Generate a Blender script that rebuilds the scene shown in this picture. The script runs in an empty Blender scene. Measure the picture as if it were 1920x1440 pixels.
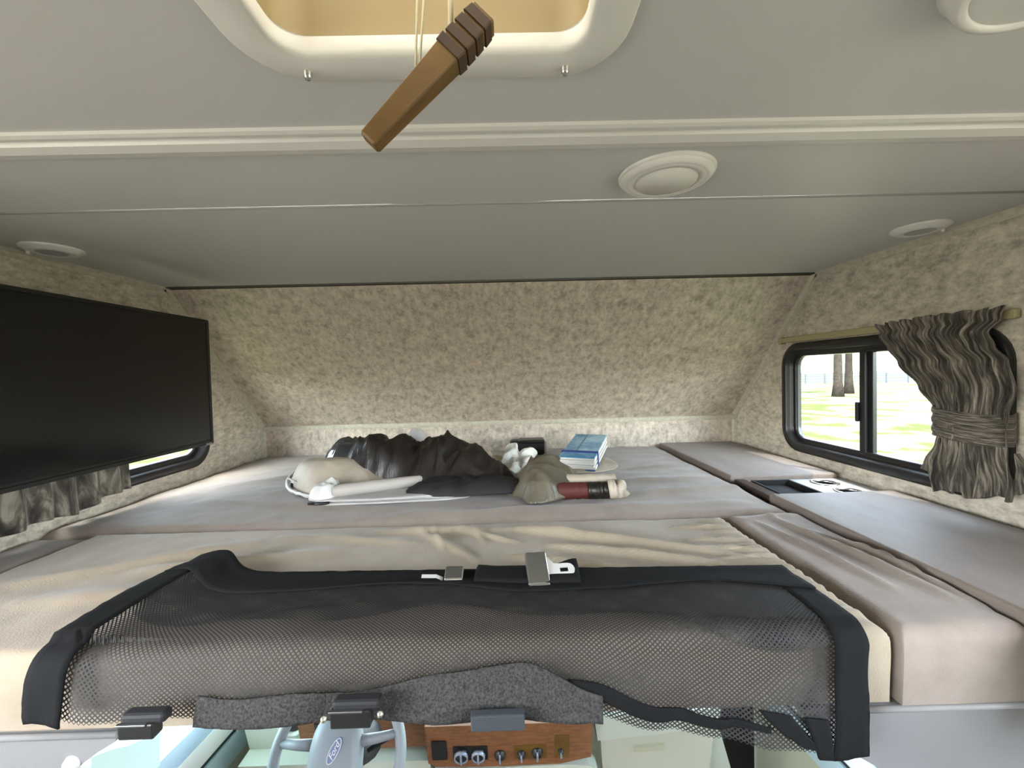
import bpy, bmesh, math, random
from mathutils import Vector, Matrix, noise
PI = math.pi
S = bpy.context.scene
COL = S.collection

# ------------------------------------------------------------------ camera
cam = bpy.data.objects.new('camera', bpy.data.cameras.new('camera'))
COL.objects.link(cam)
cr = Vector((0.99963609, -0.01029155, -0.02493519)); cu = Vector((0.02519904, 0.02635786, 0.99933491)); cf = cr.cross(cu) * -1
cam.matrix_world = Matrix(((cr.x, cu.x, -cf.x, 0), (cr.y, cu.y, -cf.y, 0), (cr.z, cu.z, -cf.z, 0), (0, 0, 0, 1)))
cam.data.sensor_width = 36; cam.data.lens = 36 * 796 / 1920
cam.data.clip_start = 0.01; cam.data.clip_end = 500
S.camera = cam
S.view_settings.view_transform = 'Standard'; S.view_settings.look = 'None'
S.view_settings.gamma = 1; S.view_settings.use_curve_mapping = False
S.view_settings.exposure = 1.0
# ------------------------------------------------------------------ sky
W = bpy.data.worlds.new('sky'); S.world = W; W.use_nodes = True
nt = W.node_tree; nt.nodes.clear()
wo = nt.nodes.new('ShaderNodeOutputWorld'); bg = nt.nodes.new('ShaderNodeBackground')
sky = nt.nodes.new('ShaderNodeTexSky'); sky.sky_type = 'NISHITA'; sky.sun_disc = False
sky.sun_elevation = math.radians(58); sky.sun_rotation = math.radians(200); sky.air_density = 1.0; sky.dust_density = 2.5
hs = nt.nodes.new('ShaderNodeHueSaturation'); hs.inputs['Saturation'].default_value = 0.55
nt.links.new(sky.outputs[0], hs.inputs['Color']); nt.links.new(hs.outputs[0], bg.inputs[0]); bg.inputs[1].default_value = 2.9
nt.links.new(bg.outputs[0], wo.inputs[0])
# ------------------------------------------------------------------ sun
def light(name, kind, loc, energy, color, **k):
    d = bpy.data.lights.new(name, kind); d.energy = energy; d.color = color
    o = bpy.data.objects.new(name, d); COL.objects.link(o); o.location = loc
    for a, b in k.items():
        if a == 'dir': o.rotation_euler = Vector(b).to_track_quat('-Z', 'Y').to_euler()
        else: setattr(d, a, b)
    return o
light('sun', 'SUN', (0, 0, 10), 5.0, (1, .95, .86), dir=(-.30, .45, -.85), angle=.01)
# added fill lamps imitating daylight from unseen side openings behind the camera
light('fill_side_window', 'AREA', (1.0, -.28, -.06), 2.2, (1, .94, .88), dir=(-1, 0.05, 0.0), shape='RECTANGLE', size=1.1, size_y=.5)
light('fill_side_window', 'AREA', (-1.08, -.28, -.06), 4.5, (1, .95, .90), dir=(1, 0.05, 0.0), shape='RECTANGLE', size=1.1, size_y=.5)
# ------------------------------------------------------------------ materials
MATS = {}
def mat(name, c, rough=.6, metal=0, c2=None, scale=20, stretch=(1, 1, 1), bump=0, bscale=200, sheen=0, detail=5, spec=.5, lo=.35, hi=.65, uv=False, coat=0, trans=0, ior=1.45):
    if name in MATS: return MATS[name]
    m = bpy.data.materials.new(name); m.use_nodes = True; MATS[name] = m
    n = m.node_tree.nodes; L = m.node_tree.links; b = n['Principled BSDF']
    b.inputs['Base Color'].default_value = (*c, 1); b.inputs['Roughness'].default_value = rough; b.inputs['Metallic'].default_value = metal
    b.inputs['Specular IOR Level'].default_value = spec; b.inputs['Coat Weight'].default_value = coat; b.inputs['Transmission Weight'].default_value = trans
    b.inputs['IOR'].default_value = ior
    if sheen: b.inputs['Sheen Weight'].default_value = sheen; b.inputs['Sheen Roughness'].default_value = .4
    if uv: src = n.new('ShaderNodeUVMap').outputs[0]
    else: src = n.new('ShaderNodeNewGeometry').outputs['Position']
    mp = n.new('ShaderNodeMapping'); L.new(src, mp.inputs[0]); mp.inputs['Scale'].default_value = stretch
    if c2:
        t = n.new('ShaderNodeTexNoise'); t.inputs['Scale'].default_value = scale; t.inputs['Detail'].default_value = detail; t.inputs['Roughness'].default_value = .65
        L.new(mp.outputs[0], t.inputs[0]); r = n.new('ShaderNodeValToRGB'); L.new(t.outputs[0], r.inputs[0])
        r.color_ramp.elements[0].position = lo; r.color_ramp.elements[1].position = hi
        r.color_ramp.elements[0].color = (*c, 1); r.color_ramp.elements[1].color = (*c2, 1); L.new(r.outputs[0], b.inputs['Base Color'])
    if bump:
        t = n.new('ShaderNodeTexNoise'); t.inputs['Scale'].default_value = bscale; t.inputs['Detail'].default_value = 4
        L.new(mp.outputs[0], t.inputs[0]); bp = n.new('ShaderNodeBump'); bp.inputs['Strength'].default_value = bump; bp.inputs['Distance'].default_value = .002
        L.new(t.outputs[0], bp.inputs['Height']); L.new(bp.outputs[0], b.inputs['Normal'])
    return m
def wallpaper(name, axes, g_=1.0):
    m = mat(name, (.3, .28, .22), .75)
    n = m.node_tree.nodes; L = m.node_tree.links; b = n['Principled BSDF']
    g = n.new('ShaderNodeNewGeometry').outputs['Position']
    def nz(scale, st, det, rg=.6):
        mp = n.new('ShaderNodeMapping'); mp.inputs['Scale'].default_value = st; L.new(g, mp.inputs[0])
        t = n.new('ShaderNodeTexNoise'); t.inputs['Scale'].default_value = scale; t.inputs['Detail'].default_value = det; t.inputs['Roughness'].default_value = rg
        L.new(mp.outputs[0], t.inputs[0]); return t.outputs[0]
    a = nz(24, axes[0], 6, .7); c = nz(48, axes[1], 4); d = nz(120, axes[2], 3)
    def math_(op, x, y):
        q = n.new('ShaderNodeMath'); q.operation = op
        for i, v in enumerate((x, y)):
            if isinstance(v, float): q.inputs[i].default_value = v
            else: L.new(v, q.inputs[i])
        return q.outputs[0]
    s = math_('ADD', math_('MULTIPLY', a, .45), math_('ADD', math_('MULTIPLY', c, .35), math_('MULTIPLY', d, .20)))
    r = n.new('ShaderNodeValToRGB'); L.new(s, r.inputs[0]); e = r.color_ramp.elements
    e[0].position = .40; e[0].color = (.33, .292 * g_, .235 * g_, 1); e[1].position = .60; e[1].color = (.68, .62 * g_, .51 * g_, 1)
    k = e.new(.49); k.color = (.50, .452 * g_, .37 * g_, 1)
    L.new(r.outputs[0], b.inputs['Base Color'])
    bp = n.new('ShaderNodeBump'); bp.inputs['Strength'].default_value = .25; bp.inputs['Distance'].default_value = .002; L.new(s, bp.inputs['Height']); L.new(bp.outputs[0], b.inputs['Normal'])
    b.inputs['Roughness'].default_value = .5
    return m
def glass(name, tint):
    m = bpy.data.materials.new(name); m.use_nodes = True; n = m.node_tree.nodes; L = m.node_tree.links; n.clear()
    o = n.new('ShaderNodeOutputMaterial'); t = n.new('ShaderNodeBsdfTransparent'); t.inputs[0].default_value = (*tint, 1)
    g = n.new('ShaderNodeBsdfGlossy'); g.inputs['Roughness'].default_value = .02; lw = n.new('ShaderNodeLayerWeight'); pw = n.new('ShaderNodeMath'); pw.operation = 'POWER'; L.new(lw.outputs['Facing'], pw.inputs[0]); pw.inputs[1].default_value = 5
    f = n.new('ShaderNodeMath'); f.operation = 'MULTIPLY_ADD'; L.new(pw.outputs[0], f.inputs[0]); f.inputs[1].default_value = .8; f.inputs[2].default_value = .03
    x = n.new('ShaderNodeMixShader'); L.new(f.outputs[0], x.inputs[0]); L.new(t.outputs[0], x.inputs[1]); L.new(g.outputs[0], x.inputs[2]); L.new(x.outputs[0], o.inputs[0])
    return m
def translucent(name, c, mix=.6):
    m = bpy.data.materials.new(name); m.use_nodes = True; n = m.node_tree.nodes; L = m.node_tree.links; n.clear()
    o = n.new('ShaderNodeOutputMaterial'); t = n.new('ShaderNodeBsdfTranslucent'); t.inputs[0].default_value = (*c, 1)
    g = n.new('ShaderNodeBsdfDiffuse'); g.inputs[0].default_value = (*c, 1); x = n.new('ShaderNodeMixShader'); x.inputs[0].default_value = mix
    L.new(g.outputs[0], x.inputs[1]); L.new(t.outputs[0], x.inputs[2]); L.new(x.outputs[0], o.inputs[0]); return m

M_front = wallpaper('wallpaper_front', ((1, 1, 1), (1.3, .7, .7), (1, 1, 1)), .955)
M_side = wallpaper('wallpaper_side', ((1, .9, 1.6), (1, .7, 1.6), (1, 1, 1)))
M_trim = mat('wall_trim', (.42, .39, .30), .6, c2=(.55, .52, .42), scale=60)
M_ceil = mat('ceiling_panel', (.50, .495, .485), .42, bump=.06, bscale=900, spec=.4)
M_ctrim = mat('ceiling_trim', (.58, .57, .54), .35)
M_white = mat('white_plastic', (.66, .65, .61), .35)
M_frame = mat('black_window_frame', (.012, .012, .013), .28)
M_fab = mat('cushion_fabric', (.21, .172, .140), .85, c2=(.26, .218, .18), scale=9, bump=.35, bscale=420, sheen=.25, spec=.2)
M_fab2 = mat('front_cushion_fabric', (.265, .218, .155), .85, c2=(.32, .27, .198), scale=7, bump=.35, bscale=420, sheen=.25, spec=.2)
M_board = mat('board_fabric', (.155, .125, .105), .62, c2=(.20, .165, .14), scale=12, stretch=(1, .3, 1), bump=.3, bscale=500, sheen=.12, spec=.3)
M_grey = mat('grey_vinyl', (.17, .168, .165), .5, bump=.15, bscale=500)
M_net = mat('black_net_cord', (.016, .014, .013), .75)
M_band = mat('black_webbing', (.0045, .0048, .005), .85, spec=.2, bump=.4, bscale=900)
M_band2 = mat('grey_gathered_mesh', (.016, .016, .016), .85, spec=.2, c2=(.060, .056, .052), scale=320, bump=.9, bscale=300)
M_chrome = mat('chrome', (.72, .72, .70), .22, 1)
M_steel = mat('brushed_steel', (.30, .30, .29), .38, 1)
M_tongue = mat('satin_metal', (.78, .78, .75), .35, .6)
M_screen = mat('screen_glass', (.003, .004, .005), .22, spec=.6)
M_black = mat('black_plastic', (.012, .012, .012), .35)
M_matte = mat('matte_black', (.008, .008, .009), .7)
M_cav = mat('dark_cavity', (.01, .01, .01), .9)
M_glass = glass('window_glass', (.93, .96, .94))
M_ply = mat('cream_plastic', (.60, .58, .45), .5)
M_rod = mat('tan_rod', (.36, .31, .17), .5)
M_wood = mat('stained_wood', (.090, .045, .006), .5, c2=(.150, .080, .014), scale=14, stretch=(1, 4, 1), bump=.3, bscale=60)
M_wood2 = mat('dark_stained_wood', (.03, .015, .006), .55, c2=(.055, .026, .009), scale=30)
M_cord = mat('cotton_cord', (.72, .66, .48), .8)
M_hatch = mat('cream_hatch_liner', (.27, .205, .095), .5)
M_lid = translucent('translucent_lid', (.40, .36, .28), .40)
M_console = mat('console_top', (.36, .355, .35), .5)
M_dwood = mat('console_dark_wood', (.045, .028, .022), .4)
M_dash = mat('cream_dash', (.50, .53, .46), .5)
M_dash2 = mat('beige_dash', (.42, .41, .30), .6)
M_aqua = mat('opaque_aqua_glass', (.42, .50, .48), .45)
M_dwd = mat('dash_woodgrain', (.15, .058, .022), .35, c2=(.25, .105, .042), scale=30, stretch=(1, 1, 5), coat=.3)
M_wheel = mat('grey_steering_plastic', (.22, .235, .25), .45)
M_grass = mat('sunlit_grass', (.034, .046, .015), 1.0, spec=0, c2=(.105, .098, .062), scale=.5, detail=8, lo=.42, hi=.54)
M_bark = mat('bark', (.012, .010, .008), 1.0, spec=0, c2=(.030, .025, .020), scale=8)
M_leaf = mat('leaves', (.10, .20, .03), .7, c2=(.22, .34, .06), scale=3)
M_fence = mat('weathered_fence', (.05, .055, .06), 1.0, spec=0)

# ------------------------------------------------------------------ geometry helpers
class MB:
    def __init__(s): s.bm = bmesh.new(); s.uv = None
    def loft(s, loops, closed=True, cap=False, uvs=None):
        rows = [[s.bm.verts.new(p) for p in lp] for lp in loops]; n = len(rows[0])
        for i in range(len(rows) - 1):
            for j in range(n if closed else n - 1):
                k = (j + 1) % n
                try: f = s.bm.faces.new((rows[i][j], rows[i][k], rows[i + 1][k], rows[i + 1][j]))
                except ValueError: continue
                f.smooth = True
                if uvs:
                    if s.uv is None: s.uv = s.bm.loops.layers.uv.new('UVMap')
                    for l, (a, b) in zip(f.loops, ((i, j), (i, j + 1), (i + 1, j + 1), (i + 1, j))): l[s.uv].uv = uvs(a, b)
        if cap:
            s.bm.faces.new(list(reversed(rows[0]))); s.bm.faces.new(rows[-1])
        return s
    def box(s, x0, x1, y0, y1, z0, z1, bev=0, seg=2, M=None):
        t = bmesh.new(); bmesh.ops.create_cube(t, size=1)
        for v in t.verts: v.co = Vector(((x0 + x1) / 2 + v.co.x * (x1 - x0), (y0 + y1) / 2 + v.co.y * (y1 - y0), (z0 + z1) / 2 + v.co.z * (z1 - z0)))
        if bev: bmesh.ops.bevel(t, geom=t.edges[:], offset=bev, segments=seg, affect='EDGES', profile=.5)
        if M is not None: bmesh.ops.transform(t, matrix=M, verts=t.verts[:])
        s.merge(t); return s
    def merge(s, t):
        me = bpy.data.meshes.new('t'); t.to_mesh(me); t.free(); s.bm.from_mesh(me); bpy.data.meshes.remove(me)
    def tube(s, pts, r, n=10, cap=True, closed=False):
        pts = [Vector(p) for p in pts]; loops = []; N = len(pts); up = None
        for i, p in enumerate(pts):
            if closed: d = pts[(i + 1) % N] - pts[i - 1]
            else: d = pts[min(i + 1, N - 1)] - pts[max(i - 1, 0)]
            d.normalize()
            if up is None: up = Vector((0, 0, 1)) if abs(d.z) < .9 else Vector((1, 0, 0))
            a = d.cross(up).normalized(); b = a.cross(d).normalized(); up = b
            q = r[i] if isinstance(r, (list, tuple)) else r
            loops.append([p + a * math.cos(t * 2 * PI / n) * q + b * math.sin(t * 2 * PI / n) * q for t in range(n)])
        if closed: loops.append(loops[0])
        return s.loft(loops, True, cap and not closed)
    def lathe(s, prof, org, axis=(0, 0, 1), n=32):
        q = Vector((0, 0, 1)).rotation_difference(Vector(axis)); org = Vector(org)
        return s.loft([[org + q @ Vector((max(r, 1e-5) * math.cos(t * 2 * PI / n), max(r, 1e-5) * math.sin(t * 2 * PI / n), h)) for t in range(n)] for r, h in prof])
    def plate(s, outer, holes, fn, t0, t1):
        """flat panel with holes; fn(u, v, t) -> world"""
        t = bmesh.new(); E_ = []; loopsv = []
        for lp in [outer] + holes:
            vs = [t.verts.new((u, v, 0)) for u, v in lp]; loopsv.append(vs)
            E_ += [t.edges.new((vs[i], vs[(i + 1) % len(vs)])) for i in range(len(vs))]
        bmesh.ops.triangle_fill(t, use_beauty=True, use_dissolve=False, edges=E_)
        t.verts.index_update(); t.verts.ensure_lookup_table()
        vv = [(v.co.x, v.co.y) for v in t.verts]; ff = [[v.index for v in f.verts] for f in t.faces]; bd = [[v.index for v in l] for l in loopsv]
        A = [s.bm.verts.new(fn(u, v, t0)) for u, v in vv]; B = [s.bm.verts.new(fn(u, v, t1)) for u, v in vv]
        for f in ff: s.bm.faces.new([A[i] for i in f]); s.bm.faces.new([B[i] for i in reversed(f)])
        for l in bd:
            for i in range(len(l)):
                j = (i + 1) % len(l); s.bm.faces.new((A[l[i]], A[l[j]], B[l[j]], B[l[i]]))
        t.free(); return s
    def prism(s, pts, fn, t0, t1): return s.plate(pts, [], fn, t0, t1)
    def build(s, name, m, parent=None, smooth=None, kind=None, label=None, cat=None, group=None, solid=0, origin=None):
        bmesh.ops.remove_doubles(s.bm, verts=s.bm.verts[:], dist=1e-6)
        bmesh.ops.recalc_face_normals(s.bm, faces=s.bm.faces[:])
        me = bpy.data.meshes.new(name)
        if parent is not None: off = Vector(parent['wo'])
        elif origin is not None: off = Vector(origin)
        else:
            cs = [v.co for v in s.bm.verts]; off = Vector(((min(c.x for c in cs) + max(c.x for c in cs)) / 2, (min(c.y for c in cs) + max(c.y for c in cs)) / 2, min(c.z for c in cs)))
        for v in s.bm.verts: v.co -= off
        if smooth is not None:
            for f in s.bm.faces: f.smooth = smooth
        s.bm.to_mesh(me); s.bm.free(); me.materials.append(m)
        o = bpy.data.objects.new(name, me); COL.objects.link(o); o['wo'] = tuple(off)
        if parent is not None: o.parent = parent
        else: o.location = off
        if solid:
            md = o.modifiers.new('thickness', 'SOLIDIFY'); md.thickness = solid; md.offset = 0
        tag(o, label, cat, group, kind); return o
def tag(o, label=None, cat=None, group=None, kind=None):
    for k, v in (('label', label), ('category', cat), ('group', group), ('kind', kind)):
        if v: o[k] = v
def thing(name, loc, label, cat, group=None, kind=None):
    o = bpy.data.objects.new(name, None); COL.objects.link(o); o.location = loc; o['wo'] = tuple(loc); o.empty_display_size = .05
    tag(o, label, cat, group, kind); return o
def rr(u0, u1, v0, v1, r, n=7):
    out = []
    for cx, cy, a0 in ((u1 - r, v1 - r, 0), (u0 + r, v1 - r, 90), (u0 + r, v0 + r, 180), (u1 - r, v0 + r, 270)):
        for i in range(n + 1):
            a = math.radians(a0 + 90 * i / n); out.append((cx + r * math.cos(a), cy + r * math.sin(a)))
    return out
def frame_loops(u0, u1, v0, v1, r, prof, fn):
    """prof: list of (inset, t); sweeps a section round a rounded rectangle"""
    return [[fn(u, v, t) for u, v in rr(u0 + i, u1 - i, v0 + i, v1 - i, max(r - i, .003))] for i, t in prof]
def lerp_table(tab, x):
    if x <= tab[0][0]: return tab[0][1]
    for (a, b), (c, d) in zip(tab, tab[1:]):
        if x <= c:
            t = (x - a) / (c - a); t = t * t * (3 - 2 * t); return b + (d - b) * t
    return tab[-1][1]
def sst(a, b, x):
    t = min(1, max(0, (x - a) / (b - a))); return t * t * (3 - 2 * t)
def nz(x, y, z=0): return noise.noise(Vector((x, y, z)))

XL, XR, ZC, ZM = -1.142, 1.058, .313, -.358
Y1, Y2, Z2 = 1.444, 1.973, -.221
# ------------------------------------------------------------------ room shell
prof = [(-2.5, -1.95), (.58, -1.95), (.58, -.50), (2.0, -.50), (2.0, Z2 - .01), (Y1 + .02, ZC + .02), (-2.5, ZC + .02)]
fr = lambda u, v, t: (XR + t, u, v)
fl = lambda u, v, t: (XL - t, u, v)
WY0, WY1, WZ0, WZ1 = .872, 1.612, -.312, .082
hole = rr(WY0 + .028, WY1 - .028, WZ0 + .028, WZ1 - .028, .055)
rear = rr(-.86, .30, -.36, .22, .05)
MB().plate(prof, [hole, rear], fr, 0, .04).build('wall_right', M_side, kind='structure')
MB().plate(prof, [hole, rear], fl, 0, .04).build('wall_left', M_side, kind='structure')
MB().plate([(XL - .04, -1.95), (XR + .04, -1.95), (XR + .04, ZC + .02), (XL - .04, ZC + .02)], [], lambda u, v, t: (u, -2.5 - t, v), 0, .04).build('wall_back', M_side, kind='structure')
d = Vector((0, Y2 - Y1, Z2 - ZC)); nrm = Vector((0, -d.z, d.y)).normalized()
def fsl(u, v, t): return Vector((u, Y1, ZC)) + d * v + nrm * t
MB().plate([(XL, -.02), (XR, -.02), (XR, 1.0), (XL, 1.0)], [], fsl, 0, .04).build('wall_front', M_front, kind='structure')
MB().box(XL, XR, Y2, Y2 + .03, -.50, Z2).build('baseboard_front', M_front, kind='structure')
# ceiling
HX0, HX1, HY0, HY1 = -.212, .084, .122, .419
MB().plate([(XL - .04, -2.54), (XR + .04, -2.54), (XR + .04, Y1 + .01), (XL - .04, Y1 + .01)], [rr(HX0 - .004, HX1 + .004, HY0 - .004, HY1 + .004, .03)], lambda u, v, t: (u, v, ZC + t), 0, .03).build('ceiling', M_ceil, kind='structure')
def strip(prof, fn, x0=XL, x1=XR, n=1):
    return MB().loft([[fn(x0 + (x1 - x0) * i / n, a, b) for a, b in prof] for i in range(n + 1)], True, True)
# ceiling seam trims (profile: y, z)
strip([(.540, ZC), (.541, ZC - .004), (.546, ZC - .006), (.551, ZC - .006), (.555, ZC - .001), (.559, ZC - .001), (.562, ZC - .007), (.575, ZC - .0105), (.588, ZC - .009), (.598, ZC - .004), (.602, ZC)], lambda x, a, b: (x, a, b)).build('trim_1', M_ctrim, kind='structure', smooth=False)
strip([(.785, ZC), (.788, ZC - .0012), (.791, ZC - .0016), (.794, ZC - .0012), (.797, ZC)], lambda x, a, b: (x, a, b)).build('trim_2', mat('ceiling_seam', (.36, .355, .35), .9, spec=.1), kind='structure')
strip([(Y1 - .012, ZC), (Y1 - .012, ZC - .0025), (Y1, ZC - .004), (Y1 + .006, ZC - .006)], lambda x, a, b: (x, a, b)).build('trim_3', mat('dark_seam', (.10, .095, .08), .6), kind='structure')
strip([(0, 0), (0, .006), (.008, .008), (.018, .008), (.022, .004), (.022, 0)], lambda x, a, b: (x, Y2 - b, Z2 - .022 + a)).build('trim_4', M_trim, kind='structure', smooth=False)
# corner trims along the side walls
tn = 5
for sx, X in ((-1, XL), (1, XR)):
    for (a, b) in (((-2.5, ZC), (Y1, ZC)), ((Y1, ZC), (Y2, Z2)), ((Y2, Z2), (Y2, ZM - .05))):
        A = Vector((X, *a)); B = Vector((X, *b)); dd = (B - A).normalized()
        inn = Vector((0, dd.z, -dd.y)); inn = inn if inn.dot(Vector((0, 1.2, 0)) - Vector((0, A.y, A.z)) - Vector((0, 0, .1))) > 0 else -inn
        side = Vector((-sx, 0, 0))
        q = [(0, 0), (.018, 0), (.018, .003), (.015, .005), (.006, .005), (.004, .008), (0, .014)]
        MB().loft([[P + inn * u_ + side * v_ for u_, v_ in q] for P in (A, B)], True, True).build('trim_%d' % tn, M_trim, kind='structure', smooth=False); tn += 1

# windows: frame, sash bars, panes
def window(n, fn, sgn, latch, pair):
    w = thing('window_%d' % n, fn((WY0 + WY1) / 2, WZ0, 0), 'black framed sliding bunk window with rounded corners, ' + pair, 'window', kind='structure')
    P = [(.030, .0), (.0, .0), (.0, -.010), (.004, -.014), (.020, -.016), (.028, -.012), (.030, .010), (.034, .012), (.040, .010), (.046, .012), (.048, .030), (.030, .038), (.030, .0)]
    MB().loft(frame_loops(WY0, WY1, WZ0, WZ1, .085, P, fn)).build('frame', M_frame, w)
    ym = 1.262
    m = MB()
    a, b = sorted((fn(0, 0, .020)[0], fn(0, 0, .034)[0]))
    m.box(a, b, ym - .018, ym - .002, WZ0 + .04, WZ1 - .04, .002)
    a, b = sorted((fn(0, 0, .008)[0], fn(0, 0, .022)[0]))
    m.box(a, b, ym - .004, ym + .016, WZ0 + .04, WZ1 - .04, .002)
    m.build('mullion', M_frame, w)
    a, b = sorted((fn(0, 0, .0)[0], fn(0, 0, .010)[0]))
    MB().box(a, b, ym + .014, ym + .024, -.175, -.115, .003).build('latch', M_black, w)
    for i, (u0, u1, t) in enumerate(((WY0 + .04, ym, .030), (ym, WY1 - .04, .018))):
        a, b = sorted((fn(0, 0, t)[0], fn(0, 0, t + .003)[0]))
        MB().box(a, b, u0, u1, WZ0 + .035, WZ1 - .035).build('pane', M_glass, w)
window(1, fr, 1, True, 'partly covered by the gathered curtain')
window(2, fl, -1, True, 'mostly hidden behind the television')
# unseen rear windows behind the camera, openings placed to suit the fill light
for n, fn in ((3, fr), (4, fl)):
    w = thing('window_%d' % n, fn(-.28, -.36, 0), 'unseen side window of the living area behind the camera, placed for light', 'window', kind='structure')
    MB().loft(frame_loops(-.88, .32, -.38, .24, .06, [(.03, 0), (0, 0), (0, -.012), (.03, -.012), (.03, 0)], fn)).build('frame', M_frame, w)

# ------------------------------------------------------------------ floor and cab shell
MB().box(XL - .04, XR + .04, -2.54, .58, -2.0, -1.95).build('floor', mat('vinyl_floor', (.22, .17, .12), .5, c2=(.3, .24, .17)), kind='structure')
MB().box(-1.0, 1.0, .58, 2.3, -2.1, -2.05).build('floor', mat('cab_carpet', (.06, .06, .055), .9), kind='structure')

# bunk platform with arched fascia
bp_ = thing('bunk_platform', (-.04, .58, -.95), 'grey bunk base panel under the cushions with an arched opening to the cab', None, kind='structure')
MB().box(XL, XR, .612, Y2, -.482, -.463, .003).build('base_board', M_grey, bp_)
for pts, (xa, xb) in (([(XL, -.463), (XL, -1.95), (-.86, -1.95), (-.80, -1.10), (-.70, -.68), (-.64, -.575), (-.600, -.525), (-.582, -.508), (-.556, -.490), (-.535, -.478), (-.526, -.463)], (XL, -.53)),
                      ([(.385, -.463), (.392, -.485), (.408, -.500), (.430, -.512), (.484, -.545), (.53, -.59), (.62, -.72), (.72, -1.05), (.78, -1.95), (XR, -1.95), (XR, -.463)], (.39, XR))):
    MB().prism(pts, lambda u, v, t: (u, .557 + t, v), 0, .018).build('fascia', M_grey, bp_, smooth=False)
    MB().tube([(xa, .557, -.467), (xb, .557, -.467)], .0045, 10).build('edge_moulding', mat('grey_moulding', (.24, .235, .23), .4), bp_)
MB().lathe([(0, .008), (.006, .008), (.009, .005), (.011, 0)], (-.592, .557, -.505), (0, -1, 0), 16).build('screw_cap', M_white, bp_)

# ------------------------------------------------------------------ cushions
def fold(x, y, F):
    h = 0
    for x0, y0, x1, y1, w_, a in F:
        dx, dy = x1 - x0, y1 - y0; L2 = dx * dx + dy * dy; t = ((x - x0) * dx + (y - y0) * dy) / L2
        tc = min(1, max(0, t)); px, py = x0 + dx * tc, y0 + dy * tc
        dist = ((x - px) ** 2 + (y - py) ** 2) ** .5; wv = w_ * (1 + .5 * nz(x * 9, y * 9, w_ * 300))
        h += a * math.exp(-(dist / (wv * .72)) ** 2) * math.sin(PI * (.08 + .84 * tc)) ** .7
    return h
def pad(x0, x1, y0, y1, z0, z1, r, res, F=(), amp=.0015, sag=0, xl=None, xr=None, sides=.0):
    """upholstered slab: a fine top grid rolling over rounded edges down the four sides"""
    def axis(a, b):
        L = b - a; n = max(2, int((L - 2 * r) / res)); o = []
        for i in range(5): o.append((a, -(1 - i / 5) * (z1 - z0 - r) - r * 1.0))          # side wall
        for i in range(6):
            t = i / 6 * PI / 2; o.append((a + r - r * math.cos(t), -r + r * math.sin(t)))
        for i in range(n + 1): o.append((a + r + (L - 2 * r) * i / n, 0))
        for i in range(5, -1, -1):
            t = i / 6 * PI / 2; o.append((b - r + r * math.cos(t), -r + r * math.sin(t)))
        for i in range(4, -1, -1): o.append((b, -(1 - i / 5) * (z1 - z0 - r) - r))
        return o
    X, Y = axis(x0, x1), axis(y0, y1); m = MB(); rows = []
    for y, dy in Y:
        row = []
        for x, dx in X:
            dz = min(dx, dy); px, py = x, y
            if dz < -r:
                k = 1.0
            z = z1 + dz
            f = 1 if dz > -.001 else max(0, 1 + dz / (2 * r))
            cx = (x - x0) / (x1 - x0); cy = (y - y0) / (y1 - y0)
            z += f * (2.6 * fold(x, y, F) + amp * nz(x * 7, y * 7, z1 * 50) + amp * .5 * nz(x * 22, y * 22, 3) - sag * (1 - 4 * (cx - .5) ** 2 * (1)) * 0)
            if dz < -.3 * r and sides:
                px += sides * nz(y * 8, z * 12, 1); py += sides * nz(x * 7, z * 14, 2)
                if dy < -.3 * r and dy <= dx: py += (-1 if cy < .5 else 1) * .004 * math.sin(min(1, max(0, -dz / (z1 - z0))) * PI)
            if xl: px = px + (xl(y) - x0) * (1 - cx) 
            if xr: px = px + (xr(y) - x1) * cx
            row.append(Vector((px, py, z)))
        rows.append(row)
    m.loft(rows, False)
    b = [rows[0][0], rows[0][-1], rows[-1][-1], rows[-1][0]]
    m.bm.faces.new([m.bm.verts.new(p) for p in b])
    return m
R = random.Random(4)
F1 = [(-.20, .96, -.06, .80, .013, .0034), (-.17, .965, -.13, .85, .009, .0026), (-.12, .965, .02, .88, .012, .0034), (-.08, .96, -.05, .88, .009, .003), (0.0, .96, .16, .92, .012, .003),
      (.02, .95, .22, .87, .013, .006), (.10, .93, .42, .80, .015, .005), (.08, .86, .38, .76, .014, .006), (.0, .82, .30, .71, .014, .005), (-.3, .97, .0, .955, .02, .004),
      (-.7, .80, -.35, .86, .03, .004), (-.8, .7, -.45, .73, .03, .004), (-.9, .75, -.55, .92, .03, .004), (-.5, .95, -.2, .90, .02, .003)]
for i in range(17):
    y = .98 - i * .024; L_ = R.uniform(.05, .14)
    F1.append((.497, y, .497 - L_, y + R.uniform(-.02, .02), .0055, R.uniform(.0025, .005)))
for i in range(8): F1.append((.50, .72 - i * .018, .43 - R.random() * .05, .70 - i * .018, .006, .0025))
pad(-.972, .507, .560, 1.012, -.460, ZM, .016, .005, F1, .003, sides=.004, xl=lambda y: -.972 - .015 * math.sin((y - .56) * 4)).build('mattress_cushion', M_fab2, label='wide wrinkled beige front cushion with the black safety net draped over it', cat='cushion')
F2 = [(-.9, 1.25, -.2, 1.09, .03, .003), (-.3, 1.07, .6, 1.10, .03, .004), (.35, 1.2, .68, 1.25, .03, .004), (.3, 1.35, .66, 1.36, .03, .003), (.4, 1.5, .66, 1.55, .02, .003), (-.95, 1.4, -.7, 1.6, .03, .003)]
pad(XL + .008, .692, 1.022, Y2 - .004, -.461, ZM + .003, .030, .012, F2, .004, sides=.002).build('mattress_cushion', M_fab, label='large taupe rear cushion that carries the pile of clothes and bags', cat='cushion')
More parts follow.
